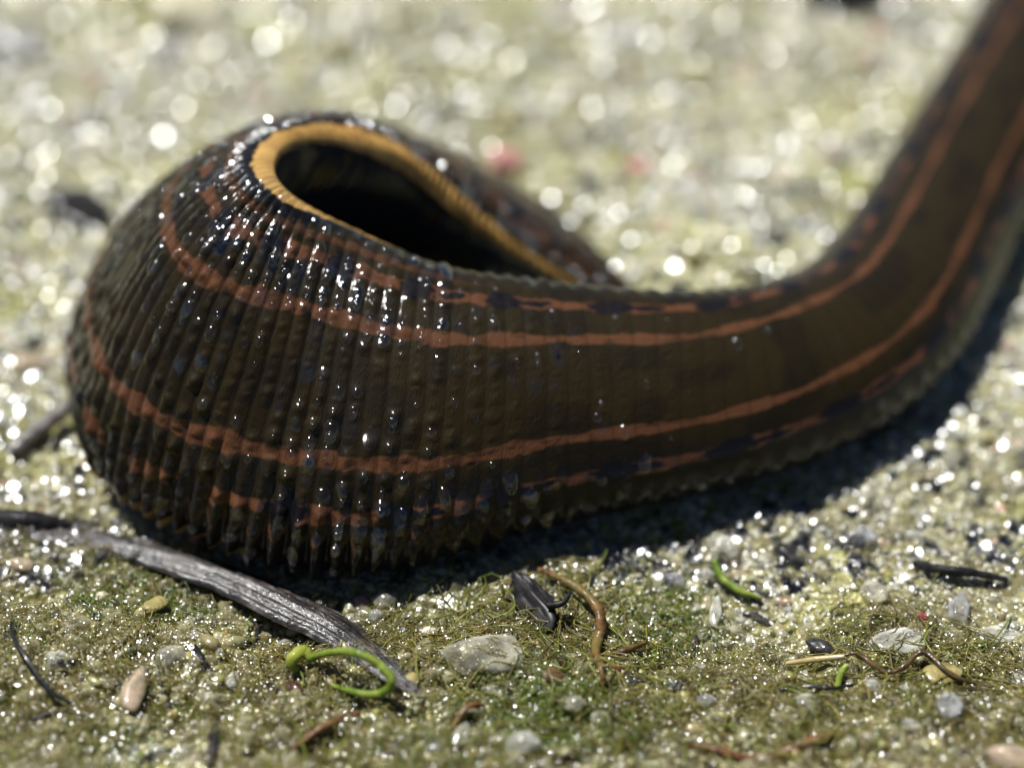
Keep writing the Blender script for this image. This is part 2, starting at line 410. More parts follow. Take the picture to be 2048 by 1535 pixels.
def axis_(lo, hi, st):
    a = [np.arange(lo, hi, st)]; g = st; v = hi; up = []
    while v < 3500: up.append(v); g *= 1.18; v += g
    dn = [-(u - hi) + lo for u in up[1:]]
    return np.r_[np.array(dn[::-1]) - 0, a[0], up]
gx, gy = axis_(-34, 34, .2), axis_(-25, 42, .2)
X, Y = np.meshgrid(gx, gy)
Z = H(X, Y)
gv = np.stack([X, Y, Z], -1).reshape(-1, 3); nx = len(gx); ny = len(gy)
i, j = np.meshgrid(np.arange(ny - 1), np.arange(nx - 1), indexing='ij')
gf = np.stack([i * nx + j, i * nx + j + 1, (i + 1) * nx + j + 1, (i + 1) * nx + j], -1).reshape(-1, 4)
def ground_col(x, y):
    w = zone(x, y)[:, None]; g = vnoise(x, y, .35, 121)[:, None]; g2 = vnoise(x, y, 1.1, 122)[:, None]; g3 = vnoise(x, y, .16, 123)[:, None]
    pale = np.array([.52, .51, .34]); yel = np.array([.42, .43, .12]); brn = np.array([.36, .30, .16])
    c = pale + (yel - pale) * sstep(.45, .75, g) + (brn - pale) * sstep(.6, .9, g2) * .6
    ol = np.array([.25, .205, .055]); gr = np.array([.15, .18, .026]); ob = np.array([.15, .105, .032])
    d = ol + (gr - ol) * sstep(.55, .8, g) + (ob - ol) * sstep(.4, .7, g3)
    near = sstep(4, -9, y)[:, None]; c = c * (1 - .45 * near) + np.array([.30, .26, .10]) * .45 * near
    return c * (1 - w) + d * w * .76
me = mesh_from('ground', gv, gf, True, ground_col(gv[:, 0], gv[:, 1]))
m = Mat('wet_ground')
na = m.noise(2600, 4, .6); nb = m.noise(900, 3, .6)
cc = m.mix(1.0, m.attr('col').outputs['Color'], m.ramp(na, [(.32, (.28, .27, .24)), (.68, (1.6, 1.6, 1.5))]), 'MULTIPLY')
m.color(cc).set(Roughness=.45, Specular_IOR_Level=.4, Coat_Weight=.9, Coat_Roughness=.14, Coat_IOR=1.4)
m.bump(m.math('ADD', m.math('MULTIPLY', na, .4), nb), .9, .35)
ground = link('ground', me, m.m); ground['kind'] = 'structure'

# ------------------------------------------------------------------ grain shapes
import bmesh
def ico(sub):
    bm = bmesh.new(); bmesh.ops.create_icosphere(bm, subdivisions=sub, radius=1.0)
    V = np.array([v.co[:] for v in bm.verts]); F = np.array([[v.index for v in f.verts] for f in bm.faces]); bm.free(); return V, F
ICO2, ICO3 = ico(2), ico(3)
def lumpy(seed, sub=ICO3, cuts=5, squash=(1, .82, .62), k=14.0, cr=(.62, .9)):
    """rounded broken grain: a ball with soft flat cuts, unequal axes and low bumps"""
    g = np.random.default_rng(seed); V, F = sub; V = V.copy(); R = np.ones(len(V))
    for _ in range(cuts):
        d = g.normal(size=3); d /= np.linalg.norm(d); c = g.uniform(*cr)
        t = V @ d; lim = np.where(t > .01, c / np.maximum(t, .01), 9)
        R = -np.log(np.exp(-k * R) + np.exp(-k * np.minimum(lim, 5))) / k
    f1, f2, f3 = g.uniform(1.5, 3.5, 3); o = g.uniform(0, 6, 3)
    R = R * (1 + .06 * np.sin(V[:, 0] * f1 + o[0]) * np.sin(V[:, 1] * f2 + o[1]) + .05 * np.sin(V[:, 2] * f3 * 2 + o[2]))
    return V * R[:, None] * np.array(squash), F

# where the leech body sits low over the ground
CELL = .3
lw = LV + LB
low = lw[lw[:, 2] < 2.0]
occ = {}
kx = np.floor(low[:, 0] / CELL).astype(int); ky = np.floor(low[:, 1] / CELL).astype(int)
OCC = np.full((400, 400), 99.0); np.minimum.at(OCC, (np.clip(kx + 200, 0, 399), np.clip(ky + 200, 0, 399)), low[:, 2])
def free_of_leech(x, y, top):
    a = np.clip(np.floor(x / CELL).astype(int) + 200, 1, 398); b = np.clip(np.floor(y / CELL).astype(int) + 200, 1, 398)
    return np.minimum.reduce([OCC[a + i, b + j] for i in (-1, 0, 1) for j in (-1, 0, 1)]) > top

# ------------------------------------------------------------------ sand: tens of thousands of grains, one object
protos = bpy.data.collections.new('grain_shapes')
def grain_material(name, attr_kind):
    m = Mat(name)
    a = m.attr('gcol', attr_kind)
    m.color(m.mix(1.0, a.outputs['Color'], m.ramp(m.noise(1.6, 3, .6), [(.3, (.7, .68, .6)), (.7, (1.15, 1.15, 1.15))]), 'MULTIPLY'))
    m.set(Roughness=.35, Specular_IOR_Level=.5, Coat_Weight=1.0, Coat_Roughness=.18, Coat_IOR=1.5)
    return m.m
MAT_SAND = grain_material('sand_grains', 'INSTANCER')
MAT_GLASSY = jelly_material('glassy_grains', 1.55, .10, .10, 'INSTANCER')
for k in range(12):
    V, F = lumpy(300 + k, ICO2 if k < 8 else ICO3, 4 if k < 8 else 7, k=14.0 if k < 8 else 30.0)
    pm = mesh_from('grain_shape', V / S, F, True); pm.materials.append(MAT_SAND if k < 8 else MAT_GLASSY)     # unit size, scaled per grain
    protos.objects.link(bpy.data.objects.new('grain_shape', pm))
NG = 95000
g = np.random.default_rng(5)
sx = g.uniform(-34, 34, NG); sy = g.uniform(-24.5, 42, NG)
zn = zone(sx, sy)
rad = np.clip(np.exp(g.normal(np.log(.155), .40, NG)), .07, .42)
hz = H(sx, sy)
keep = (g.uniform(size=NG) > .25 * zn) & free_of_leech(sx, sy, hz + rad * .7 + .05)
clump = vnoise(sx, sy, .28, 131)
keep &= g.uniform(size=NG) < .35 + 1.0 * clump
sx, sy, zn, rad, hz = (a[keep] for a in (sx, sy, zn, rad, hz)); n = len(sx)
rad *= 1 + .25 * zn
glassy = (g.uniform(size=n) < .10 * zn + .03 * sstep(4, -9, sy)); rad = np.where(glassy, np.clip(rad * 1.7, .16, .48), rad)
pos = np.stack([sx, sy, hz + glassy * rad * .35 + rad * (.25 - .30 * zn - .15 * sstep(2, -8, sy)) ], 1)
pal = np.array([[.78, .77, .62], [.70, .70, .48], [.70, .67, .32], [.86, .87, .85], [.62, .55, .34], [.72, .54, .36], [.20, .16, .10], [.74, .42, .36], [.56, .57, .18]])
pick = g.choice(len(pal), n, p=[.22, .16, .14, .22, .07, .04, .05, .02, .08])
gc = pal[pick] * g.uniform(.8, 1.1, (n, 1))
patch = sstep(.5, .8, vnoise(sx, sy, .22, 133))[:, None]; dk = sstep(.55, .85, vnoise(sx, sy, .45, 135))[:, None]; gc = gc * (1 - .5 * dk) + np.array([.20, .19, .09]) * .5 * dk; near = sstep(4, -9, sy)[:, None]; gc *= .92 - .24 * near; gc = gc * (1 - .3 * near) + np.array([.40, .36, .16]) * .3 * near; gc = gc * (1 - .45 * patch) + np.array([.60, .57, .18]) * .45 * patch
tint = np.array([.34, .31, .09])
gc = gc * (1 - .55 * zn[:, None]) + tint * .55 * zn[:, None]
pm = bpy.data.meshes.new('sand'); pm.vertices.add(n); pm.vertices.foreach_set('co', (pos * S).astype(np.float32).ravel())
def pattr(name, typ, vals, field):
    a = pm.attributes.new(name, typ, 'POINT'); a.data.foreach_set(field, np.ascontiguousarray(vals).ravel())
pattr('rot', 'FLOAT_VECTOR', np.stack([g.normal(0, .45, n), g.normal(0, .45, n), g.uniform(0, 6.28, n)], 1).astype(np.float32), 'vector')
pattr('scl', 'FLOAT_VECTOR', (rad[:, None] * np.stack([g.uniform(.9, 1.4, n), g.uniform(.8, 1.1, n), g.uniform(.7, 1.1, n)], 1) * S).astype(np.float32), 'vector')
gc = np.where(glassy[:, None], np.array([.74, .68, .42]) * g.uniform(.85, 1.05, (n, 1)), gc)
pattr('idx', 'INT', np.where(glassy, g.integers(8, 12, n), g.integers(0, 8, n)).astype(np.int32), 'value')
c4 = np.ones((n, 4), np.float32); c4[:, :3] = gc
pattr('gcol', 'FLOAT_COLOR', c4, 'color')
sand = link('sand', pm); sand['kind'] = 'stuff'
ng = bpy.data.node_groups.new('scatter', 'GeometryNodeTree')
ng.interface.new_socket('Geometry', in_out='INPUT', socket_type='NodeSocketGeometry'); ng.interface.new_socket('Geometry', in_out='OUTPUT', socket_type='NodeSocketGeometry')
gi, go = ng.nodes.new('NodeGroupInput'), ng.nodes.new('NodeGroupOutput')
iop = ng.nodes.new('GeometryNodeInstanceOnPoints'); ci = ng.nodes.new('GeometryNodeCollectionInfo')
ci.inputs['Collection'].default_value = protos; ci.inputs['Separate Children'].default_value = True; ci.inputs['Reset Children'].default_value = True
iop.inputs['Pick Instance'].default_value = True
def named(nm, typ):
    nd = ng.nodes.new('GeometryNodeInputNamedAttribute'); nd.data_type = typ; nd.inputs['Name'].default_value = nm; return nd.outputs['Attribute']
ng.links.new(gi.outputs[0], iop.inputs['Points']); ng.links.new(ci.outputs[0], iop.inputs['Instance'])
ng.links.new(named('idx', 'INT'), iop.inputs['Instance Index']); ng.links.new(named('scl', 'FLOAT_VECTOR'), iop.inputs['Scale'])
ng.links.new(named('rot', 'FLOAT_VECTOR'), iop.inputs['Rotation']); ng.links.new(iop.outputs[0], go.inputs[0])
sand.modifiers.new('scatter', 'NODES').node_group = ng
print('sand grains', n)
# ------------------------------------------------------------------ thin lenses of water between the grains (one object)
def scatter_object(name, protos_, pos, rot, scl, idx, extra=None):
    n = len(pos); pm = bpy.data.meshes.new(name); pm.vertices.add(n); pm.vertices.foreach_set('co', (pos * S).astype(np.float32).ravel())
    for nm, typ, vals, field in (('rot', 'FLOAT_VECTOR', rot.astype(np.float32), 'vector'), ('scl', 'FLOAT_VECTOR', (scl * S).astype(np.float32), 'vector'), ('idx', 'INT', idx.astype(np.int32), 'value')):
        a = pm.attributes.new(nm, typ, 'POINT'); a.data.foreach_set(field, np.ascontiguousarray(vals).ravel())
    o = link(name, pm); o['kind'] = 'stuff'
    n2 = ng.copy()
    for nd in n2.nodes:
        if nd.bl_idname == 'GeometryNodeCollectionInfo': nd.inputs['Collection'].default_value = protos_
    o.modifiers.new('scatter', 'NODES').node_group = n2
    return o
MAT_FILM = film_material('water_film', 1.55, .16)
def lens_mesh(name, rise):
    V = [(0, 0, rise)]; F = []; nr, ns = 5, 14
    for i in range(1, nr + 1):
        r = i / nr; z = rise * (1 - r * r)
        V += [(r * math.cos(6.28318 * j / ns), r * math.sin(6.28318 * j / ns), z) for j in range(ns)]
    for j in range(ns): F.append((0, 1 + j, 1 + (j + 1) % ns, 1 + (j + 1) % ns))
    tris = [(0, 1 + j, 1 + (j + 1) % ns) for j in range(ns)]
    for i in range(nr - 1):
        for j in range(ns):
            a, b = 1 + i * ns + j, 1 + i * ns + (j + 1) % ns; c, d = a + ns, b + ns
            tris += [(a, c, d), (a, d, b)]
    me = mesh_from(name, np.array(V) / S, np.array(tris), True); me.materials.append(MAT_FILM); return me
lenses = bpy.data.collections.new('lens_shapes')
for rise in (.06, .09, .15, .32): lenses.objects.link(bpy.data.objects.new('lens_shape', lens_mesh('lens_shape', rise)))
g = np.random.default_rng(15)
NB, NF = 22000, 24000
wx = np.r_[g.uniform(-33, 33, NB), g.uniform(-25, 25, NF)]; wy = np.r_[g.uniform(-13, 41, NB), g.uniform(-24, -9, NF)]
wr = np.r_[np.clip(np.exp(g.normal(np.log(.34), .30, NB)), .15, .65), np.clip(np.exp(g.normal(np.log(.085), .42, NF)), .035, .26)]
wi = np.r_[g.choice(3, NB, p=[.22, .38, .4]), g.choice([2, 3], NF)]
ok = free_of_leech(wx, wy, H(wx, wy) + .5); wx, wy, wr, wi = wx[ok], wy[ok], wr[ok], wi[ok]; n = len(wx)
water = scatter_object('water_film', lenses, np.stack([wx, wy, H(wx, wy) + .2 + g.uniform(0, .22, n)], 1), np.stack([g.normal(.15, .28, n), g.normal(-.1, .28, n), g.uniform(0, 6.28, n)], 1),
                       np.stack([wr, wr * g.uniform(.7, 1, n), wr], 1), wi)

# ------------------------------------------------------------------ slime: a wet skin of algae jelly drawn over the near sand
sgx, sgy = np.arange(-26, 26.01, .2), np.arange(-25, 3.01, .2)
SX, SY = np.meshgrid(sgx, sgy)
def slime_top(x, y):
    base_ = (H(x + .5, y) + H(x - .5, y) + H(x, y + .5) + H(x, y - .5) + 2 * H(x, y)) / 6
    return base_ + .10 + .12 * (vnoise(x, y, 1.7, 151) - .5) + .10 * (vnoise(x, y, 3.3, 152) - .5) - .10 * sstep(-9, 0, y) - .14 * sstep(.45, .75, vnoise(x, y, .7, 154))
SZ = slime_top(SX, SY); nx2, ny2 = len(sgx), len(sgy)
i, j = np.meshgrid(np.arange(ny2 - 1), np.arange(nx2 - 1), indexing='ij')
sf = np.stack([i * nx2 + j, i * nx2 + j + 1, (i + 1) * nx2 + j + 1, (i + 1) * nx2 + j], -1).reshape(-1, 4)
sv = np.stack([SX, SY, SZ], -1).reshape(-1, 3)
okv = free_of_leech(sv[:, 0], sv[:, 1], sv[:, 2] + .1); sf = sf[okv[sf].all(1)]
zs = zone(sv[:, 0], sv[:, 1])[:, None]; gg = vnoise(sv[:, 0], sv[:, 1], .35, 121)[:, None]
scol = np.array([.34, .30, .13]) * (1 - zs) + zs * (np.array([.145, .115, .022]) + (np.array([.095, .120, .014]) - np.array([.145, .115, .022])) * sstep(.45, .75, gg))
me = mesh_from('algae_slime', sv, sf, True, scol)
m = Mat('algae_slime'); out = m.n['Material Output']
m.color(m.attr('col').outputs['Color']).set(Roughness=.4, Specular_IOR_Level=0.0, Coat_Weight=0.0)
tr = m.new('ShaderNodeBsdfTransparent'); gl = m.new('ShaderNodeBsdfGlossy'); gl.inputs['Roughness'].default_value = .13
bp = m.new('ShaderNodeBump'); bp.inputs['Strength'].default_value = 1.0; bp.inputs['Distance'].default_value = .14 * S
m.l.new(m.noise(1500, 3, .55), bp.inputs['Height'])
fr = m.new('ShaderNodeFresnel'); fr.inputs['IOR'].default_value = 1.6
for nd in (gl, fr): m.l.new(bp.outputs[0], nd.inputs['Normal'])
veil = m.ramp(m.noise(700, 4, .6), [(.35, (.06, .06, .06)), (.68, (.62, .62, .62))])
m1, m2 = m.new('ShaderNodeMixShader'), m.new('ShaderNodeMixShader')
m.l.new(veil, m1.inputs[0]); m.l.new(tr.outputs[0], m1.inputs[1]); m.l.new(m.b.outputs[0], m1.inputs[2])
ge = m.new('ShaderNodeNewGeometry')
m.l.new(m.math('MULTIPLY', fr.outputs[0], m.math('SUBTRACT', 1.0, ge.outputs['Backfacing'])), m2.inputs[0]); m.l.new(m1.outputs[0], m2.inputs[1]); m.l.new(gl.outputs[0], m2.inputs[2])
m.l.new(m2.outputs[0], out.inputs['Surface'])
slime_o = link('algae_slime', me, m.m); slime_o['kind'] = 'stuff'
# ------------------------------------------------------------------ single things lying on the sand
def tube(path, radii, sides=10, n=40, lump=0.0, seed=0, flat=1.0):
    """round or flattened stem along a path (mm)"""
    g = np.random.default_rng(seed)
    P = spline(path, max(2, n // (len(path) - 1))); t = np.linspace(0, len(path) - 1, len(P)); R = np.interp(t, np.arange(len(radii)), radii)
    T = np.gradient(P, axis=0); T /= np.linalg.norm(T, axis=1, keepdims=True) + 1e-9
    up = np.array([0, 0, 1.0]); A = np.cross(T, up); A /= np.linalg.norm(A, axis=1, keepdims=True) + 1e-9; B = np.cross(A, T)
    th = np.linspace(0, 2 * np.pi, sides, endpoint=False)
    rr = R[:, None] * (1 + lump * 2 * (vnoise(t[:, None] * 2.2 + seed * 3.3, np.cos(th)[None] * 1.3 + 2 * np.sin(th)[None], 1, seed) - .5) + lump * (vnoise(t[:, None] * 9 + seed, th[None] * 3, 1, seed + 1) - .5))
    V = P[:, None] + (rr * np.cos(th))[..., None] * A[:, None] + (rr * np.sin(th) * flat)[..., None] * B[:, None]
    m_, s_ = len(P), sides; i, j = np.meshgrid(np.arange(m_ - 1), np.arange(s_), indexing='ij'); j2 = (j + 1) % s_
    F = np.stack([i * s_ + j, (i + 1) * s_ + j, (i + 1) * s_ + j2, i * s_ + j2], -1).reshape(-1, 4)
    V = V.reshape(-1, 3); V = np.vstack([V, P[0], P[-1]]); k = np.arange(s_); c0, c1 = len(V) - 2, len(V) - 1; e = (m_ - 1) * s_
    F = np.vstack([F, np.stack([np.full(s_, c0), k, (k + 1) % s_, (k + 1) % s_], 1), np.stack([np.full(s_, c1), e + (k + 1) % s_, e + k, e + k], 1)])
    return V, clean_quads(F)
def clean_quads(F): return F
def quads_mesh(name, V, F):
    """faces may be triangles written with the last index twice"""
    me = bpy.data.meshes.new(name)
    me.from_pydata([tuple(v) for v in np.asarray(V) * S], [], [tuple(f[:3]) if f[2] == f[3] else tuple(f) for f in np.asarray(F).tolist()])
    me.polygons.foreach_set('use_smooth', np.ones(len(me.polygons), bool)); me.update(); return me

def simple_mat(name, c1, c2, scale, rough=.5, coat=.6, coat_r=.15, stretch=None, bump=.5, sss=0.0, trans=0.0, spec=.4, lo=.35, hi=.65, stain=0):
    m = Mat(name); vec = m.coord()
    if stretch:
        mp = m.new('ShaderNodeMapping'); mp.inputs['Scale'].default_value = stretch; m.l.new(vec, mp.inputs['Vector']); vec = mp.outputs[0]
    f = m.noise(scale, 4, .6, vec)
    cc = m.ramp(f, [(lo, c1), (hi, c2)])
    if stain: cc = m.mix(m.math('MULTIPLY', m.ramp(m.noise(stain, 4, .65, vec), [(.42, (0, 0, 0)), (.62, (1, 1, 1))]), .8), cc, (.16, .135, .035))
    m.color(cc)
    m.set(Roughness=rough, Specular_IOR_Level=spec, Coat_Weight=coat, Coat_Roughness=coat_r, Coat_IOR=1.45, Transmission_Weight=trans, IOR=1.4)
    if sss: m.set(Subsurface_Weight=sss, Subsurface_Radius=(.5, .45, .35), Subsurface_Scale=.6 * S)
    if bump: m.bump(m.noise(scale * 2.3, 4, .6, vec), bump, .10, coat=False)
    return m.m
M = dict(
 milky=jelly_material('milky_quartz', 1.5, .12, .34, tint=(.80, .79, .70)),
 clear=jelly_material('clear_quartz', 1.6, .09, .22),
 smoky=jelly_material('smoky_quartz', 1.5, .12, .30, tint=(.60, .60, .62)),
 peach=simple_mat('peach_quartz', (.48, .36, .25), (.66, .54, .42), 2200, .35, 1, .12, sss=.5, bump=.5, stain=1300),
 amber=simple_mat('amber_grain', (.34, .27, .09), (.54, .46, .20), 2200, .3, 1, .12, sss=.4, bump=.5, stain=1300),
 pink=simple_mat('pink_grain', (.55, .22, .19), (.70, .38, .33), 2200, .35, 1, .14, sss=.4, bump=.4),
 cream=simple_mat('cream_grain', (.60, .55, .36), (.78, .73, .54), 2200, .35, 1, .16, sss=.4, bump=.4),
 red=simple_mat('red_grain', (.22, .03, .025), (.42, .09, .06), 2200, .3, 1, .12, bump=.3),
 brown=simple_mat('brown_grain', (.09, .045, .018), (.22, .12, .05), 2200, .4, 1, .12, bump=.6),
 dark=simple_mat('dark_grain', (.012, .011, .010), (.05, .046, .042), 2200, .4, 1, .12, bump=.6),
 charred=simple_mat('charred_wood', (.004, .004, .005), (.030, .027, .028), 1600, .7, .22, .3, bump=1.0, spec=.25),
 twig=simple_mat('grey_twig', (.10, .09, .08), (.30, .28, .27), 1100, .5, .6, .2, bump=.7),
 rootlet=simple_mat('rootlet', (.07, .026, .008), (.24, .10, .034), 1500, .6, .4, .25, bump=.9, stain=500),
 straw=simple_mat('straw', (.36, .27, .10), (.58, .47, .22), 1200, .45, .8, .16, bump=.4),
 sprout=simple_mat('green_sprout', (.09, .16, .010), (.29, .36, .05), 1100, .5, .3, .2, sss=.3, bump=.8),
 bud=simple_mat('sprout_bud', (.18, .22, .015), (.36, .39, .06), 1100, .5, .3, .2, sss=.3, bump=.7),
 seed=simple_mat('seed_husk', (.035, .009, .005), (.11, .03, .012), 900, .35, 1, .12, bump=.5),
 thread=simple_mat('dark_thread', (.006, .007, .009), (.02, .022, .02), 1500, .4, .8, .15, bump=.3),
 fibre=simple_mat('brown_fibre', (.05, .028, .008), (.14, .09, .025), 1500, .45, .8, .15, bump=.4),
)
def thing_mesh(name, V, F, mat, label, cat, group=None, base=None):
    V = np.asarray(V); b = np.array([V[:, 0].mean(), V[:, 1].mean(), V[:, 2].min()]) if base is None else base
    return tag(link(name, quads_mesh(name, V - b, F), mat, loc=b), label, cat, group)
def gpath(pts):
    """[(px, py, height above the ground)] -> mm points"""
    return np.array([on_ground(x, y, h) for x, y, h in pts])
def stem(name, pts, rpx, mat, label, cat, group=None, sides=10, n=48, lump=.1, seed=1, flat=1.0):
    P = gpath(pts); k = px_mm(pts[0][0], pts[0][1])
    V, F = tube(P, [r * k for r in rpx], sides, n, lump, seed, flat)
    return thing_mesh(name, V, F, mat, label, cat, group)
def child_stem(parent, name, pts, rpx, mat, **kw):
    P = gpath(pts); k = px_mm(pts[0][0], pts[0][1]); V, F = tube(P, [r * k for r in rpx], kw.get('sides', 8), kw.get('n', 24), kw.get('lump', .1), kw.get('seed', 3))
    return link(name, quads_mesh(name, V - np.array(parent.location) / S, F), mat, parent)
GR = [quads_mesh('grain', (lambda a: a[0])(lumpy(500 + k, ICO3, c, sq, 40.0, (.45, .82))), np.c_[lumpy(500 + k, ICO3, c, sq, 40.0, (.45, .82))[1], lumpy(500 + k, ICO3, c, sq, 40.0, (.45, .82))[1][:, 2]]) for k, (c, sq) in
      enumerate([(5, (1, .9, .8)), (8, (1, .85, .7)), (10, (1, .75, .6)), (8, (1, .6, .55)), (12, (1, .9, .5)), (9, (1, .5, .45))])]
GR_BY_MAT = {}
def grain(px, py, rpx, mat, shape, label, cat='sand grain', group=None, name='sand_grain', squash=(1, 1, 1), rz=0.0, tilt=0.0, off=.35, ty=0.0):
    key = (mat, shape)
    if key not in GR_BY_MAT:
        me = GR[shape].copy(); me.materials.clear(); me.materials.append(M[mat]); GR_BY_MAT[key] = me
    r = rpx * px_mm(px, py); p = on_ground(px, py, r * off)
    o = bpy.data.objects.new(name, GR_BY_MAT[key]); C.objects.link(o); o.location = p * S
    o.scale = tuple(r * np.array(squash)); o.rotation_euler = (tilt, ty, rz)
    TAKEN.append((px, py, rpx * max(squash))); return tag(o, label, cat, group)
TAKEN = []

# --- the dead grass blade in front of the leech
def blade(name, pts, mat, label):
    ctr = np.array([on_ground(x, y, h) for x, y, h, w, r in pts]); wd = np.array([w * px_mm(x, y) for x, y, h, w, r in pts]); rl = np.array([r for *_, r in pts])
    P = spline(ctr, 18); t = np.linspace(0, len(pts) - 1, len(P)); W = np.interp(t, np.arange(len(pts)), wd); Rl = np.interp(t, np.arange(len(pts)), rl)
    T = np.gradient(P, axis=0); T /= np.linalg.norm(T, axis=1, keepdims=True)
    A = np.cross(T, [0, 0, 1.0]); A /= np.linalg.norm(A, axis=1, keepdims=True); B = np.cross(A, T)
    A2 = A * np.cos(Rl)[:, None] + B * np.sin(Rl)[:, None]; B2 = np.cross(A2, T)
    nw = 28; s = np.linspace(-1, 1, nw); g = np.random.default_rng(4)
    fold = -.45 * np.abs(s - .18) ** 1.2 + .05 * np.cos(s * 22) + .035 * np.cos(s * 41 + 1)
    edge = 1 + .10 * (vnoise(t[:, None] * 3, np.sign(s)[None] * 5, 1, 77) - .5)
    top = P[:, None] + (W[:, None] / 2 * s * edge)[..., None] * A2[:, None] + ((fold * W[:, None] / 2) + .10 * (vnoise(t[:, None] * 4, s[None] * 1.3, 1, 79) - .5))[..., None] * B2[:, None]
    th = .12 * np.minimum(1, W / .8)[:, None] * (1 - .7 * np.abs(s) ** 4)
    bot = top - th[..., None] * B2[:, None]
    m_ = len(P); V = np.concatenate([top, bot[:, ::-1]], 1); k = 2 * nw
    i, j = np.meshgrid(np.arange(m_ - 1), np.arange(k), indexing='ij'); j2 = (j + 1) % k
    F = np.stack([i * k + j, i * k + j2, (i + 1) * k + j2, (i + 1) * k + j], -1).reshape(-1, 4)
    V = V.reshape(-1, 3); b = np.array([V[:, 0].mean(), V[:, 1].mean(), V[:, 2].min()])
    me = quads_mesh(name, V - b, F)
    for nm, vals in (('along', np.repeat(t, k)), ('across', np.tile(np.r_[s, s[::-1]], m_))):
        a = me.attributes.new(nm, 'FLOAT', 'POINT'); a.data.foreach_set('value', vals.astype(np.float32))
    return tag(link(name, me, mat, loc=b), label, 'leaf')
m = Mat('dead_blade')
cv = m.new('ShaderNodeCombineXYZ'); m.l.new(m.attr('along').outputs['Fac'], cv.inputs[0]); m.l.new(m.math('MULTIPLY', m.attr('across').outputs['Fac'], 1.5), cv.inputs[1])
f1 = m.noise(1.5, 6, .7, cv.outputs[0]); f2 = m.noise(2600, 4, .7)
base_c = m.ramp(f1, [(.45, (.010, .009, .009)), (.56, (.065, .053, .044)), (.68, (.27, .25, .25))])
m.color(m.mix(1.0, base_c, m.ramp(f2, [(.3, (.45, .42, .4)), (.7, (1.25, 1.25, 1.3))]), 'MULTIPLY'))
m.set(Roughness=.45, Specular_IOR_Level=.5, Coat_Weight=1.0, Coat_Roughness=.14, Coat_IOR=1.5); m.bump(f2, .8, .12)
blade('grass_blade', [(60, 1066, .3, 30, 0), (180, 1064, .5, 60, .1), (310, 1092, .8, 88, .2), (450, 1132, .9, 112, .3), (570, 1184, .9, 122, .3), (680, 1244, .9, 108, .2), (765, 1318, .6, 74, .1), (845, 1392, .4, 8, 0)], m.m,
      'grey brown decaying grass blade lying under the coiled end of the leech')
stem('rotten_stem', [(-60, 1030, .3), (40, 1040, .4), (120, 1046, .35), (200, 1050, .2)], [20, 20, 16, 5], M['charred'], 'blackish rotten stem lying against the base of the grey grass blade', 'stem', lump=.25, seed=8)
stem('twig', [(20, 905, .5), (70, 865, .8), (140, 808, .9)], [13, 17, 14], M['twig'], 'short grey twig lying beside the bulging coil of the leech', 'twig', lump=.2, seed=9)
def fragment(name, a, b, width, mat, label, cat, seed):
    """broken angular piece of wood lying from pixel a to pixel b"""
    A, B = on_ground(*a), on_ground(*b); V, F = lumpy(seed, ico(5), 16, (1, 1, 1), 45.0, (.5, .85))
    L = np.linalg.norm(B - A); ax = (B - A) / L; sd = np.cross(ax, [0, 0, 1]); sd /= np.linalg.norm(sd); up_ = np.cross(sd, ax); w_ = width * px_mm(a[0], a[1])
    nz_ = vnoise(V[:, 0] * 3 + 9, V[:, 1] * 9 + V[:, 2] * 5, 1, seed) - .5
    taper = (1 + .35 * V[:, 0]) * (1 + .35 * nz_)
    W_ = (A + B) / 2 + V[:, :1] * ax * L * .62 + (V[:, 1] * taper * w_)[:, None] * sd + (V[:, 2] * taper * w_ * .8)[:, None] * up_
    return thing_mesh(name, W_, np.c_[F, F[:, 2]], mat, label, cat)
cw = fragment('charred_twig', (1010, 1140, .5), (1118, 1262, .4), 42, M['charred'], 'stubby black wood fragment beside the brown rootlet', 'wood fragment', 77)
child_stem(cw, 'branch_stub', [(1095, 1210, .9), (1125, 1205, 1.1), (1140, 1185, 1.2)], [7, 6, 4], M['charred'])
stem('rootlet', [(1078, 1138, .4), (1130, 1160, .8), (1175, 1192, 1.0), (1203, 1240, .9), (1192, 1292, .5), (1200, 1330, .35), (1206, 1375, .2)], [5, 7, 9, 11, 9, 7, 4], M['rootlet'], 'reddish brown rootlet curving beside the black wood fragment', 'root', lump=.35, seed=11, n=110)
stem('rootlet', [(1215, 1312, .3), (1250, 1300, .5), (1290, 1285, .5)], [5, 6, 4], M['rootlet'], 'short orange brown rootlet piece beside the tiny red grain', 'root', lump=.15, seed=12)
sp = stem('sprout', [(618, 1318, .6), (660, 1303, 1.3), (715, 1306, 1.8), (760, 1330, 1.9), (783, 1362, 1.7), (760, 1386, 1.2), (710, 1388, .7), (665, 1370, .25)], [7, 8, 8.5, 9.5, 9, 8, 7, 4], M['sprout'], 'bright green sprout curled in a loop with a hooked bud', 'sprout', lump=.12, seed=13, n=90)
child_stem(sp, 'bud', [(622, 1318, .6), (606, 1306, .9), (590, 1312, .9), (584, 1328, .7), (598, 1338, .5)], [9, 14, 14, 12, 5], M['bud'], n=40, sides=12, lump=.12)
stem('sprout', [(1428, 1118, .8), (1436, 1142, .8), (1450, 1162, .6), (1485, 1183, .5), (1522, 1196, .3)], [6, 9, 8.5, 7, 4], M['sprout'], 'small straight green sprout rising beside two white pebbles', 'sprout', lump=.06, seed=14)
stem('sprout', [(1695, 1330, .7), (1680, 1350, .6), (1672, 1390, .3)], [7, 7, 5], M['sprout'], 'tiny green shoot hanging over the brown fibre at the pale straw', 'sprout', lump=.06, seed=15)
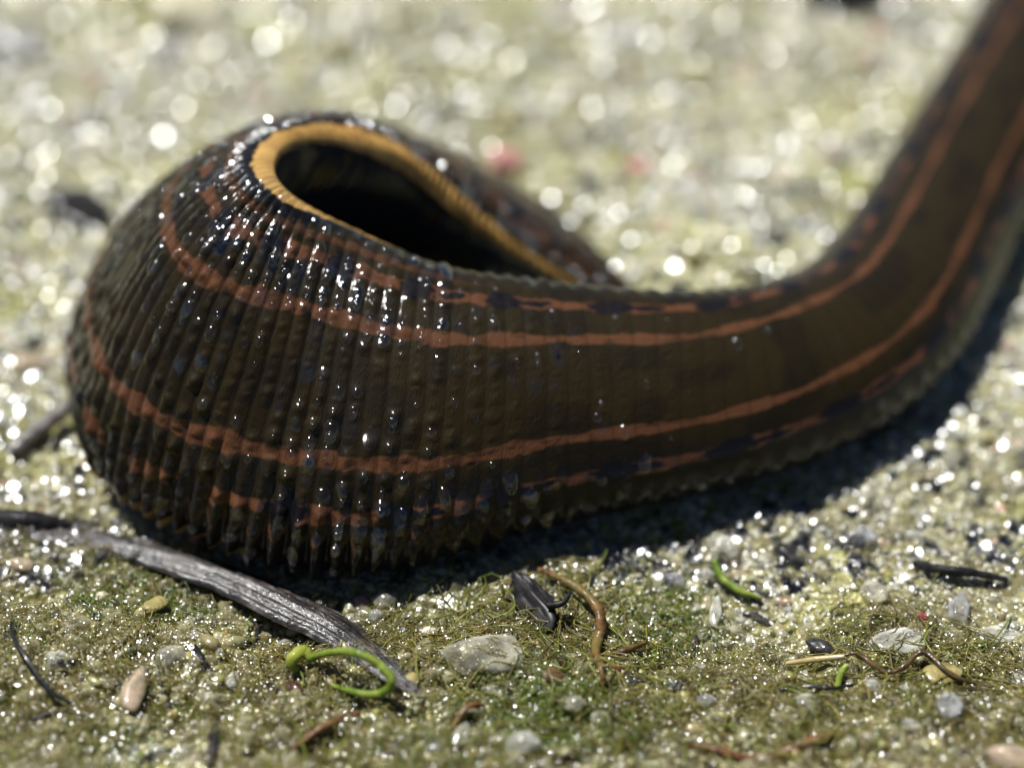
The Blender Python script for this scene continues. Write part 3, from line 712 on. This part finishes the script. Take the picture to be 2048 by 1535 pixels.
stem('plant_thread', [(26, 1240, .3), (22, 1262, .7), (42, 1300, .9), (80, 1355, .9), (115, 1392, .6), (152, 1406, .3)], [3.5, 4, 4.5, 5, 4.5, 3], M['thread'], 'fine black curved thread arching over the algae', 'thread', lump=.05, seed=16)
stem('twig', [(1828, 1126, .4), (1880, 1138, .6), (1940, 1145, .6), (2015, 1158, .4)], [6, 10, 9, 5], M['charred'], 'thin black twig lying straight near the grey oval pebble', 'twig', lump=.3, seed=17)
stem('straw_piece', [(1572, 1326, .5), (1630, 1318, .7), (1690, 1312, .7)], [4, 7, 5], M['straw'], 'pale straw piece joined end to end with the brown fibre', 'straw', lump=.08, seed=18)
stem('plant_fibre', [(1685, 1312, .6), (1720, 1310, .9), (1770, 1342, .6), (1815, 1326, .8), (1850, 1305, 1.0), (1900, 1345, .8), (1965, 1368, .4)], [3, 5, 5, 5, 6, 4.5, 2.5], M['fibre'], 'wavy brown fibre arching below the flat white quartz slab', 'fibre', lump=.45, seed=19, n=110)
stem('plant_fibre', [(1560, 1378, .3), (1620, 1372, .5), (1660, 1376, .5), (1710, 1368, .4)], [3.5, 4.5, 4, 3], M['thread'], 'thin dark fibre under the tiny green shoot', 'fibre', lump=.15, seed=20)
stem('root', [(1370, 1490, .1), (1440, 1500, .35), (1510, 1518, .2), (1590, 1495, .3), (1650, 1472, .4), (1735, 1462, .1)], [5, 9, 10, 9, 10, 5], M['rootlet'], 'long orange brown root winding low through the algae mat', 'root', lump=.3, seed=21, n=110)
stem('root', [(585, 1500, .2), (650, 1455, .5), (720, 1425, .4)], [6, 8, 5], M['rootlet'], 'dark red brown root in the algae near the curled sprout', 'root', lump=.15, seed=22)
stem('root', [(905, 1455, .3), (935, 1420, .5), (965, 1408, .3)], [6, 8, 5], M['rootlet'], 'short red brown root in the algae near the round milky pebble', 'root', lump=.15, seed=23)
BITS = [([(365, 1200), (372, 1232), (385, 1268)], 10), ([(385, 1290), (405, 1320), (425, 1352)], 11), ([(510, 1238), (515, 1262), (505, 1295)], 8), ([(155, 1190), (175, 1215), (200, 1240)], 9),
        ([(520, 1332), (542, 1362), (555, 1385)], 8), ([(435, 1440), (430, 1480), (420, 1535)], 16), ([(320, 1365), (335, 1410), (330, 1450)], 13), ([(60, 1440), (110, 1425), (170, 1428)], 9),
        ([(235, 1125), (200, 1118), (190, 1130)], 16), ([(1485, 1228), (1510, 1232), (1540, 1250)], 13), ([(1395, 1270), (1390, 1295), (1385, 1315)], 9), ([(1225, 1380), (1260, 1365), (1310, 1362)], 9),
        ([(1240, 1110), (1265, 1125), (1290, 1145)], 10), ([(1330, 1178), (1355, 1184), (1385, 1176)], 5), ([(1500, 1200), (1515, 1202), (1530, 1212)], 8), ([(300, 1265), (312, 1240), (330, 1222)], 7),
        ([(255, 1560), (300, 1510), (345, 1500)], 9), ([(1375, 1545), (1368, 1500), (1372, 1485)], 7)]
SCR = []
for k, (pts, r) in enumerate(BITS):
    SCR.append(stem('plant_scrap', [(x, y, .16) for x, y in pts], [r * .45, r * .75, r * .4], M['charred'] if k % 3 else M['dark'], 'small black scrap of rotten plant sunk in the wet algae', 'plant scrap', 'black rotten plant scraps', lump=.35, seed=40 + k, n=16, sides=8))

# --- grains one can tell apart
grain(342, 1313, 32, 'clear', 0, 'round glassy quartz grain, the roundest one among the black scraps', off=.7)
grain(270, 1385, 62, 'peach', 3, 'long peach coloured quartz grain standing on end in the algae', squash=(1, .75, .6), rz=1.35, tilt=.2)
grain(960, 1312, 100, 'clear', 2, 'large flat cloudy quartz pebble beside the brown rounded pebble', 'pebble', name='pebble', squash=(1, .85, .6), rz=.25, off=-.05)
grain(1100, 1352, 28, 'brown', 1, 'brown rounded pebble at the foot of the reddish rootlet', 'pebble', name='pebble', off=.4)
grain(1230, 1335, 14, 'red', 1, 'tiny red grain in the algae beside the rootlet')
grain(1842, 1232, 16, 'red', 2, 'small red grain lying between the grey oval pebble and the clean sand')
grain(390, 1078, 18, 'red', 2, 'dark red grain tucked behind the grass blade under the leech', off=.8)
grain(722, 1205, 22, 'pink', 1, 'salmon pink grain beside the tip half of the grass blade')
grain(752, 1232, 15, 'smoky', 0, 'small violet grey bead of quartz in front of the salmon grain', off=.9)
grain(855, 1262, 22, 'cream', 3, 'oval cream grain between the grass blade and the cloudy pebble')
grain(1448, 1095, 36, 'milky', 1, 'bright white pebble behind the small green sprout', 'pebble', name='pebble', off=.6)
grain(1412, 1152, 20, 'milky', 0, 'small round white grain beside the stem of the small green sprout', off=.7)
grain(1350, 1160, 24, 'smoky', 1, 'bluish white grain beside the round white grain', off=.6)
grain(1432, 1222, 42, 'milky', 5, 'slender white quartz sliver standing in the green algae', squash=(1, .6, .6), rz=1.4, off=.5)
grain(1795, 1282, 78, 'milky', 4, 'flat white quartz slab above the wavy brown fibre', 'pebble', name='pebble', squash=(1, .5, .4), rz=.1, off=.1)
grain(1918, 1215, 42, 'smoky', 3, 'grey oval pebble with a dark rim beside the thin black twig', 'pebble', name='pebble', rz=1.2, off=.4)
grain(1640, 1292, 34, 'dark', 5, 'dark grey elongated pebble leaning on the pale straw', 'pebble', name='pebble', rz=-.6, off=.5)
grain(1720, 1075, 40, 'smoky', 2, 'lilac grey pebble on the clean sand behind the clear grains', 'pebble', name='pebble', rz=.5)
grain(1575, 1110, 40, 'dark', 2, 'dark brownish pebble at the edge of the leech shadow', 'pebble', name='pebble', off=.2)
grain(1745, 1185, 36, 'clear', 4, 'flat clear grain with a yellow speck on the clean sand', rz=.4)
grain(1615, 1410, 34, 'clear', 1, 'clear rounded grain below the thin dark fibre')
grain(1745, 1375, 24, 'smoky', 1, 'silvery glinting grain beneath the arch of the brown fibre', off=.7)
grain(1820, 1448, 22, 'milky', 2, 'small square white grain low in the algae mat', off=.5)
grain(1895, 1410, 36, 'smoky', 4, 'blue grey flat grain below the end of the brown fibre')
grain(1880, 1345, 52, 'amber', 4, 'honey coloured flat pebble under the brown fibre', 'pebble', name='pebble', squash=(1, .6, .4))
grain(1990, 1270, 60, 'milky', 4, 'pale streaked pebble half buried beside the honey pebble', 'pebble', name='pebble', squash=(1, .5, .4), off=.08)
grain(2020, 1520, 60, 'peach', 2, 'pale brown pebble in the lowest corner of the algae mat', 'pebble', name='pebble', off=.1)
grain(1048, 1492, 36, 'milky', 0, 'round milky pebble sunk in the green moss', 'pebble', name='pebble', off=.4)
grain(922, 1470, 34, 'clear', 3, 'faceted clear grain beside the round milky pebble', rz=1.2, off=.5)
grain(868, 1500, 18, 'smoky', 0, 'tiny bluish round grain in the moss beside the faceted clear grain')
grain(985, 1385, 30, 'clear', 2, 'wet glinting clear grain in front of the cloudy pebble')
grain(115, 1320, 28, 'milky', 1, 'white grain with a black dot beside the black thread', off=.5)
grain(122, 1326, 8, 'dark', 0, 'tiny round black dot sitting on a white grain', off=3.2)
grain(205, 1193, 14, 'cream', 0, 'small pale yellow bead behind the black scraps', off=.8)
grain(40, 1130, 30, 'peach', 2, 'pinkish translucent grain near the rotten stem')
grain(265, 1105, 20, 'smoky', 0, 'shiny bluish bead resting on the base of the grass blade', off=1.5)
grain(305, 1113, 13, 'smoky', 0, 'smaller bluish bead beside another bead on the grass blade', off=2.4)
grain(585, 1372, 26, 'seed', 5, 'dark red brown seed husk below the sprout bud', 'seed', name='seed_husk', squash=(1, .9, .8), rz=-.5, off=.6)
grain(300, 1215, 44, 'amber', 2, 'brown yellow flaky pebble coated in algae behind the glassy grain', 'pebble', name='pebble', squash=(1, .7, .5), rz=.8, off=.4)
grain(370, 30, 95, 'cream', 1, 'big cream white stone far behind the coil', 'stone', name='stone', off=.2)
grain(25, 95, 90, 'smoky', 2, 'big bluish white stone beside the dark hollow in the sand', 'stone', name='stone', off=.2)
grain(335, 115, 60, 'smoky', 1, 'bluish pebble in front of the big cream stone', 'pebble', name='pebble', off=.2)
grain(1690, -8, 80, 'dark', 0, 'grey stone coloured dark for the shaded gap beside the stretched body', 'stone', name='stone', off=.05)  # dark colour stands in for the shaded gap at the stone
grain(1010, 322, 44, 'pink', 1, 'pink pebble just behind the tapering end of the leech', 'pebble', name='pebble', off=.3)
grain(1275, 335, 34, 'pink', 2, 'dull pink pebble further from the leech than the pink one', 'pebble', name='pebble', off=.3)
grain(1390, 355, 36, 'peach', 2, 'peach pebble on the pale sand between pink pebble and leech', 'pebble', name='pebble', off=.3)
grain(150, 425, 80, 'dark', 1, 'dark lump standing in for the shade of the hollow behind the coil', 'pebble', name='pebble', off=0)  # dark grain put where the hollow is merely shaded
grain(60, 730, 40, 'peach', 1, 'orange tinted pebble beside the outer side of the coil', 'pebble', name='pebble', off=.2)

# --- the other large grains
g = np.random.default_rng(33)
lm = np.zeros((78, 104), bool); pp = LPROJ
mi = (pp[:, 0] > -20) & (pp[:, 0] < 2068) & (pp[:, 1] > -20) & (pp[:, 1] < 1555)
lm[np.clip((pp[mi, 1] / 20).astype(int) + 0, 0, 77), np.clip((pp[mi, 0] / 20).astype(int), 0, 103)] = True
def leech_near(x, y, r):
    x0, x1, y0, y1 = int(max(0, (x - r) // 20)), int(min(103, (x + r) // 20)), int(max(0, (y - r) // 20)), int(min(77, (y + r) // 20))
    return lm[y0:y1 + 1, x0:x1 + 1].any()
FRONT = [('clear', 'clear quartz grain half sunk in the olive algae mat', 'clear grains in the algae mat', .70), ('milky', 'milky white grain half sunk in the olive algae mat', 'white grains in the algae mat', .10),
         ('amber', 'yellowish grain half sunk in the olive algae mat', 'yellowish grains in the algae mat', .14), ('smoky', 'grey quartz grain half sunk in the olive algae mat', 'grey grains in the algae mat', .06)]
BACK = [('cream', 'cream coloured grain on the clean pale sand', 'cream grains on the sand', .40), ('milky', 'white quartz grain on the clean pale sand', 'white grains on the sand', .28),
        ('amber', 'yellow stained grain on the clean pale sand', 'yellow grains on the sand', .14), ('smoky', 'grey quartz grain on the clean pale sand', 'grey grains on the sand', .12), ('pink', 'pinkish grain on the clean pale sand', 'pinkish grains on the sand', .06)]
placed = 0; MANY = []
for _ in range(6000):
    if placed >= 255: break
    x, y = g.uniform(0, 2048), g.uniform(0, 1535)
    front = zone(*(np.atleast_1d(c) for c in at(x, y, 0)[:2]))[0] > .5
    r = float(np.clip(np.exp(g.normal(np.log(17 if front else (13 if y > 850 else 20)), .28)), 9, 34))
    if leech_near(x, y, r * 1.1) or any((x - a) ** 2 + (y - b) ** 2 < (r + c) ** 2 * .8 for a, b, c in TAKEN): continue
    if not front and g.uniform() < .45: continue
    tbl = FRONT if front else BACK; mt, lb, gp, _p = tbl[g.choice(len(tbl), p=[t[3] for t in tbl])]
    MANY.append((x, y, mt, front, grain(x, y, r, mt, int(g.integers(0, 5)), lb, group=gp, squash=(1, g.uniform(.8, 1), g.uniform(.7, 1)), rz=g.uniform(0, 6.28), tilt=g.normal(0, .3), ty=g.normal(0, .3), off=.35 if front else .25))); placed += 1

LAND = [(342, 1313, 'the round glassy grain'), (270, 1385, 'the long peach grain'), (960, 1310, 'the large flat cloudy pebble'), (1100, 1352, 'the brown rounded pebble'), (690, 1345, 'the looped green sprout'),
 (60, 1330, 'the curved black thread'), (1070, 1200, 'the black wood fragment'), (1200, 1240, 'the curving reddish rootlet'), (1440, 1150, 'the small straight sprout'), (1432, 1222, 'the slender white sliver'),
 (1795, 1282, 'the flat white slab'), (1918, 1215, 'the grey oval pebble'), (1920, 1142, 'the thin black twig'), (1640, 1292, 'the dark elongated pebble'), (1820, 1448, 'the small square white grain'), (1880, 1345, 'the honey coloured pebble'),
 (2020, 1520, 'the pale brown corner pebble'), (1048, 1492, 'the round milky pebble'), (1540, 1500, 'the long winding root'), (560, 1180, 'the grey grass blade'), (80, 1042, 'the blackish rotten stem'), (80, 855, 'the short grey twig'),
 (370, 30, 'the big cream stone'), (25, 95, 'the big bluish stone'), (1690, 10, 'the grey stone coloured dark as gap shade'), (1010, 322, 'the pink pebble behind the leech'), (1275, 335, 'the dull pink pebble'), (1390, 355, 'the peach pebble'), (150, 420, 'the dark lump put in as shade of the hollow'),
 (60, 730, 'the orange tinted pebble'), (1720, 1075, 'the lilac grey pebble'), (1575, 1110, 'the dark brownish pebble'), (650, 215, 'the top of the coil'), (1800, 280, 'the stretched striped body')]
ORD = 'first second third fourth fifth sixth seventh eighth ninth tenth eleventh twelfth thirteenth fourteenth fifteenth sixteenth seventeenth eighteenth nineteenth twentieth'.split()
NAMES = {'clear': 'clear quartz', 'milky': 'milky white', 'amber': 'yellowish', 'smoky': 'grey quartz', 'cream': 'cream coloured', 'pink': 'pinkish'}
LP = np.array([at(a, b, 0)[:2] for a, b, _ in LAND])
NAMES['scrap'] = 'black rotten plant'; MANY += [(b[0][1][0], b[0][1][1], 'scrap', True, o) for b, o in zip(BITS, SCR)]
for mt in NAMES:
    rows = [r for r in MANY if r[2] == mt]
    if not rows: continue
    D = np.linalg.norm(np.array([at(r[0], r[1], 0)[:2] for r in rows])[:, None] - LP[None], axis=2); rank = D.argsort(0).argsort(0)
    for i, r in enumerate(rows):
        best = min(range(len(LAND)), key=lambda k: (rank[i, k] > 19, D[i, k] + .6 * rank[i, k]))
        if rank[i, best] < 20:
            r[4]['label'] = '%s %s %s counted out from %s' % (ORD[rank[i, best]], NAMES[mt], 'scrap' if mt == 'scrap' else 'grain', LAND[best][2])

# ------------------------------------------------------------------ algae threads
def strands(name, n, pick, cols, seed, rad=(.016, .036), length=(.8, 2.6), lift=.35, up=.3):
    g = np.random.default_rng(seed); x, y = pick(g, n); n = len(x); K = 8
    L = g.uniform(*length, n); th = g.uniform(0, 6.28, n); cur = g.normal(0, .55, n); P = np.zeros((n, K, 3)); h0 = g.uniform(0, .12, n); pk = g.uniform(.05, lift, n)
    for k in range(K):
        P[:, k, 0], P[:, k, 1] = x, y; P[:, k, 2] = H(x, y) + h0 + pk * np.sin(np.pi * (k + .2) / (K - .6))
        x = x + np.cos(th) * L / K; y = y + np.sin(th) * L / K; th = th + cur + g.normal(0, .35, n)
    T = np.gradient(P, axis=1); T /= np.linalg.norm(T, axis=2, keepdims=True) + 1e-9
    A = np.cross(T, [0, 0, 1.0]); A /= np.linalg.norm(A, axis=2, keepdims=True) + 1e-9; B = np.cross(A, T)
    R = g.uniform(*rad, n)[:, None] * np.sin(np.pi * (np.arange(K) + .6) / (K + .2))[None]
    ang = np.array([0, 2.094, 4.189])
    V = P[:, :, None] + (R[..., None] * np.cos(ang))[..., None] * A[:, :, None] + (R[..., None] * np.sin(ang))[..., None] * B[:, :, None]
    b = (np.arange(n) * K * 3)[:, None, None]; i = np.arange(K - 1)[None, :, None] * 3; j = np.arange(3)[None, None]; j2 = (j + 1) % 3
    F = np.stack([b + i + j, b + i + 3 + j, b + i + 3 + j2, b + i + j2], -1).reshape(-1, 4)
    cc = np.array(cols)[g.integers(0, len(cols), n)] * g.uniform(.6, 1.3, (n, 1))
    me = mesh_from(name, V.reshape(-1, 3), F, True, np.repeat(cc, K * 3, 0))
    o = link(name, me, MAT_ALGAE); o['kind'] = 'stuff'; return o
m = Mat('algae_threads'); m.color(m.attr('col').outputs['Color']).set(Roughness=.4, Specular_IOR_Level=.5, Coat_Weight=.8, Coat_Roughness=.16, Coat_IOR=1.4)
MAT_ALGAE = m.m
def pick_front(g, n):
    x = g.uniform(-25, 25, n * 3); y = g.uniform(-24, -8, n * 3)
    w = zone(x, y) * sstep(.30, .6, vnoise(x, y, .4, 141)) + .04 * sstep(.5, .7, vnoise(x, y, .3, 143))
    k = (g.uniform(size=n * 3) < w) & free_of_leech(x, y, H(x, y) + .5); return x[k][:n], y[k][:n]
def pick_moss(g, n):
    c = np.array([on_ground(*p)[:2] for p in ((1140, 1430), (1080, 1400), (1200, 1470), (980, 1440), (1350, 1220), (1330, 1290), (230, 1190), (330, 1220), (1040, 1390), (860, 1520))])
    k = g.integers(0, len(c), n); return c[k, 0] + g.normal(0, 1.7, n), c[k, 1] + g.normal(0, 1.1, n)
def pick_string(g, n):
    x = g.uniform(-12, 25, n * 3); y = g.uniform(-23, -11, n * 3); w = zone(x, y) * sstep(.35, .65, vnoise(x, y, .25, 145))
    k = g.uniform(size=n * 3) < w; return x[k][:n], y[k][:n]
def pick_back(g, n):
    x = g.uniform(-30, 30, n * 3); y = g.uniform(-10, 40, n * 3); w = sstep(.58, .8, vnoise(x, y, .35, 121))
    k = (g.uniform(size=n * 3) < w) & free_of_leech(x, y, H(x, y) + .5); return x[k][:n], y[k][:n]
strands('algae', 7000, pick_front, [(.27, .22, .05), (.21, .18, .04), (.33, .27, .08), (.17, .12, .03), (.18, .21, .03)], 61, rad=(.011, .026), lift=.5)
strands('algae', 800, pick_string, [(.19, .19, .026), (.25, .21, .045), (.15, .11, .03), (.15, .19, .02)], 64, rad=(.022, .05), length=(3, 7), lift=.6)
strands('moss', 3500, pick_moss, [(.13, .20, .018), (.18, .24, .025), (.20, .21, .035), (.10, .15, .015)], 62, rad=(.014, .03), length=(.5, 1.6), lift=.35)
strands('algae', 2500, pick_back, [(.30, .28, .05), (.26, .25, .04)], 63, rad=(.03, .06), length=(1, 3))
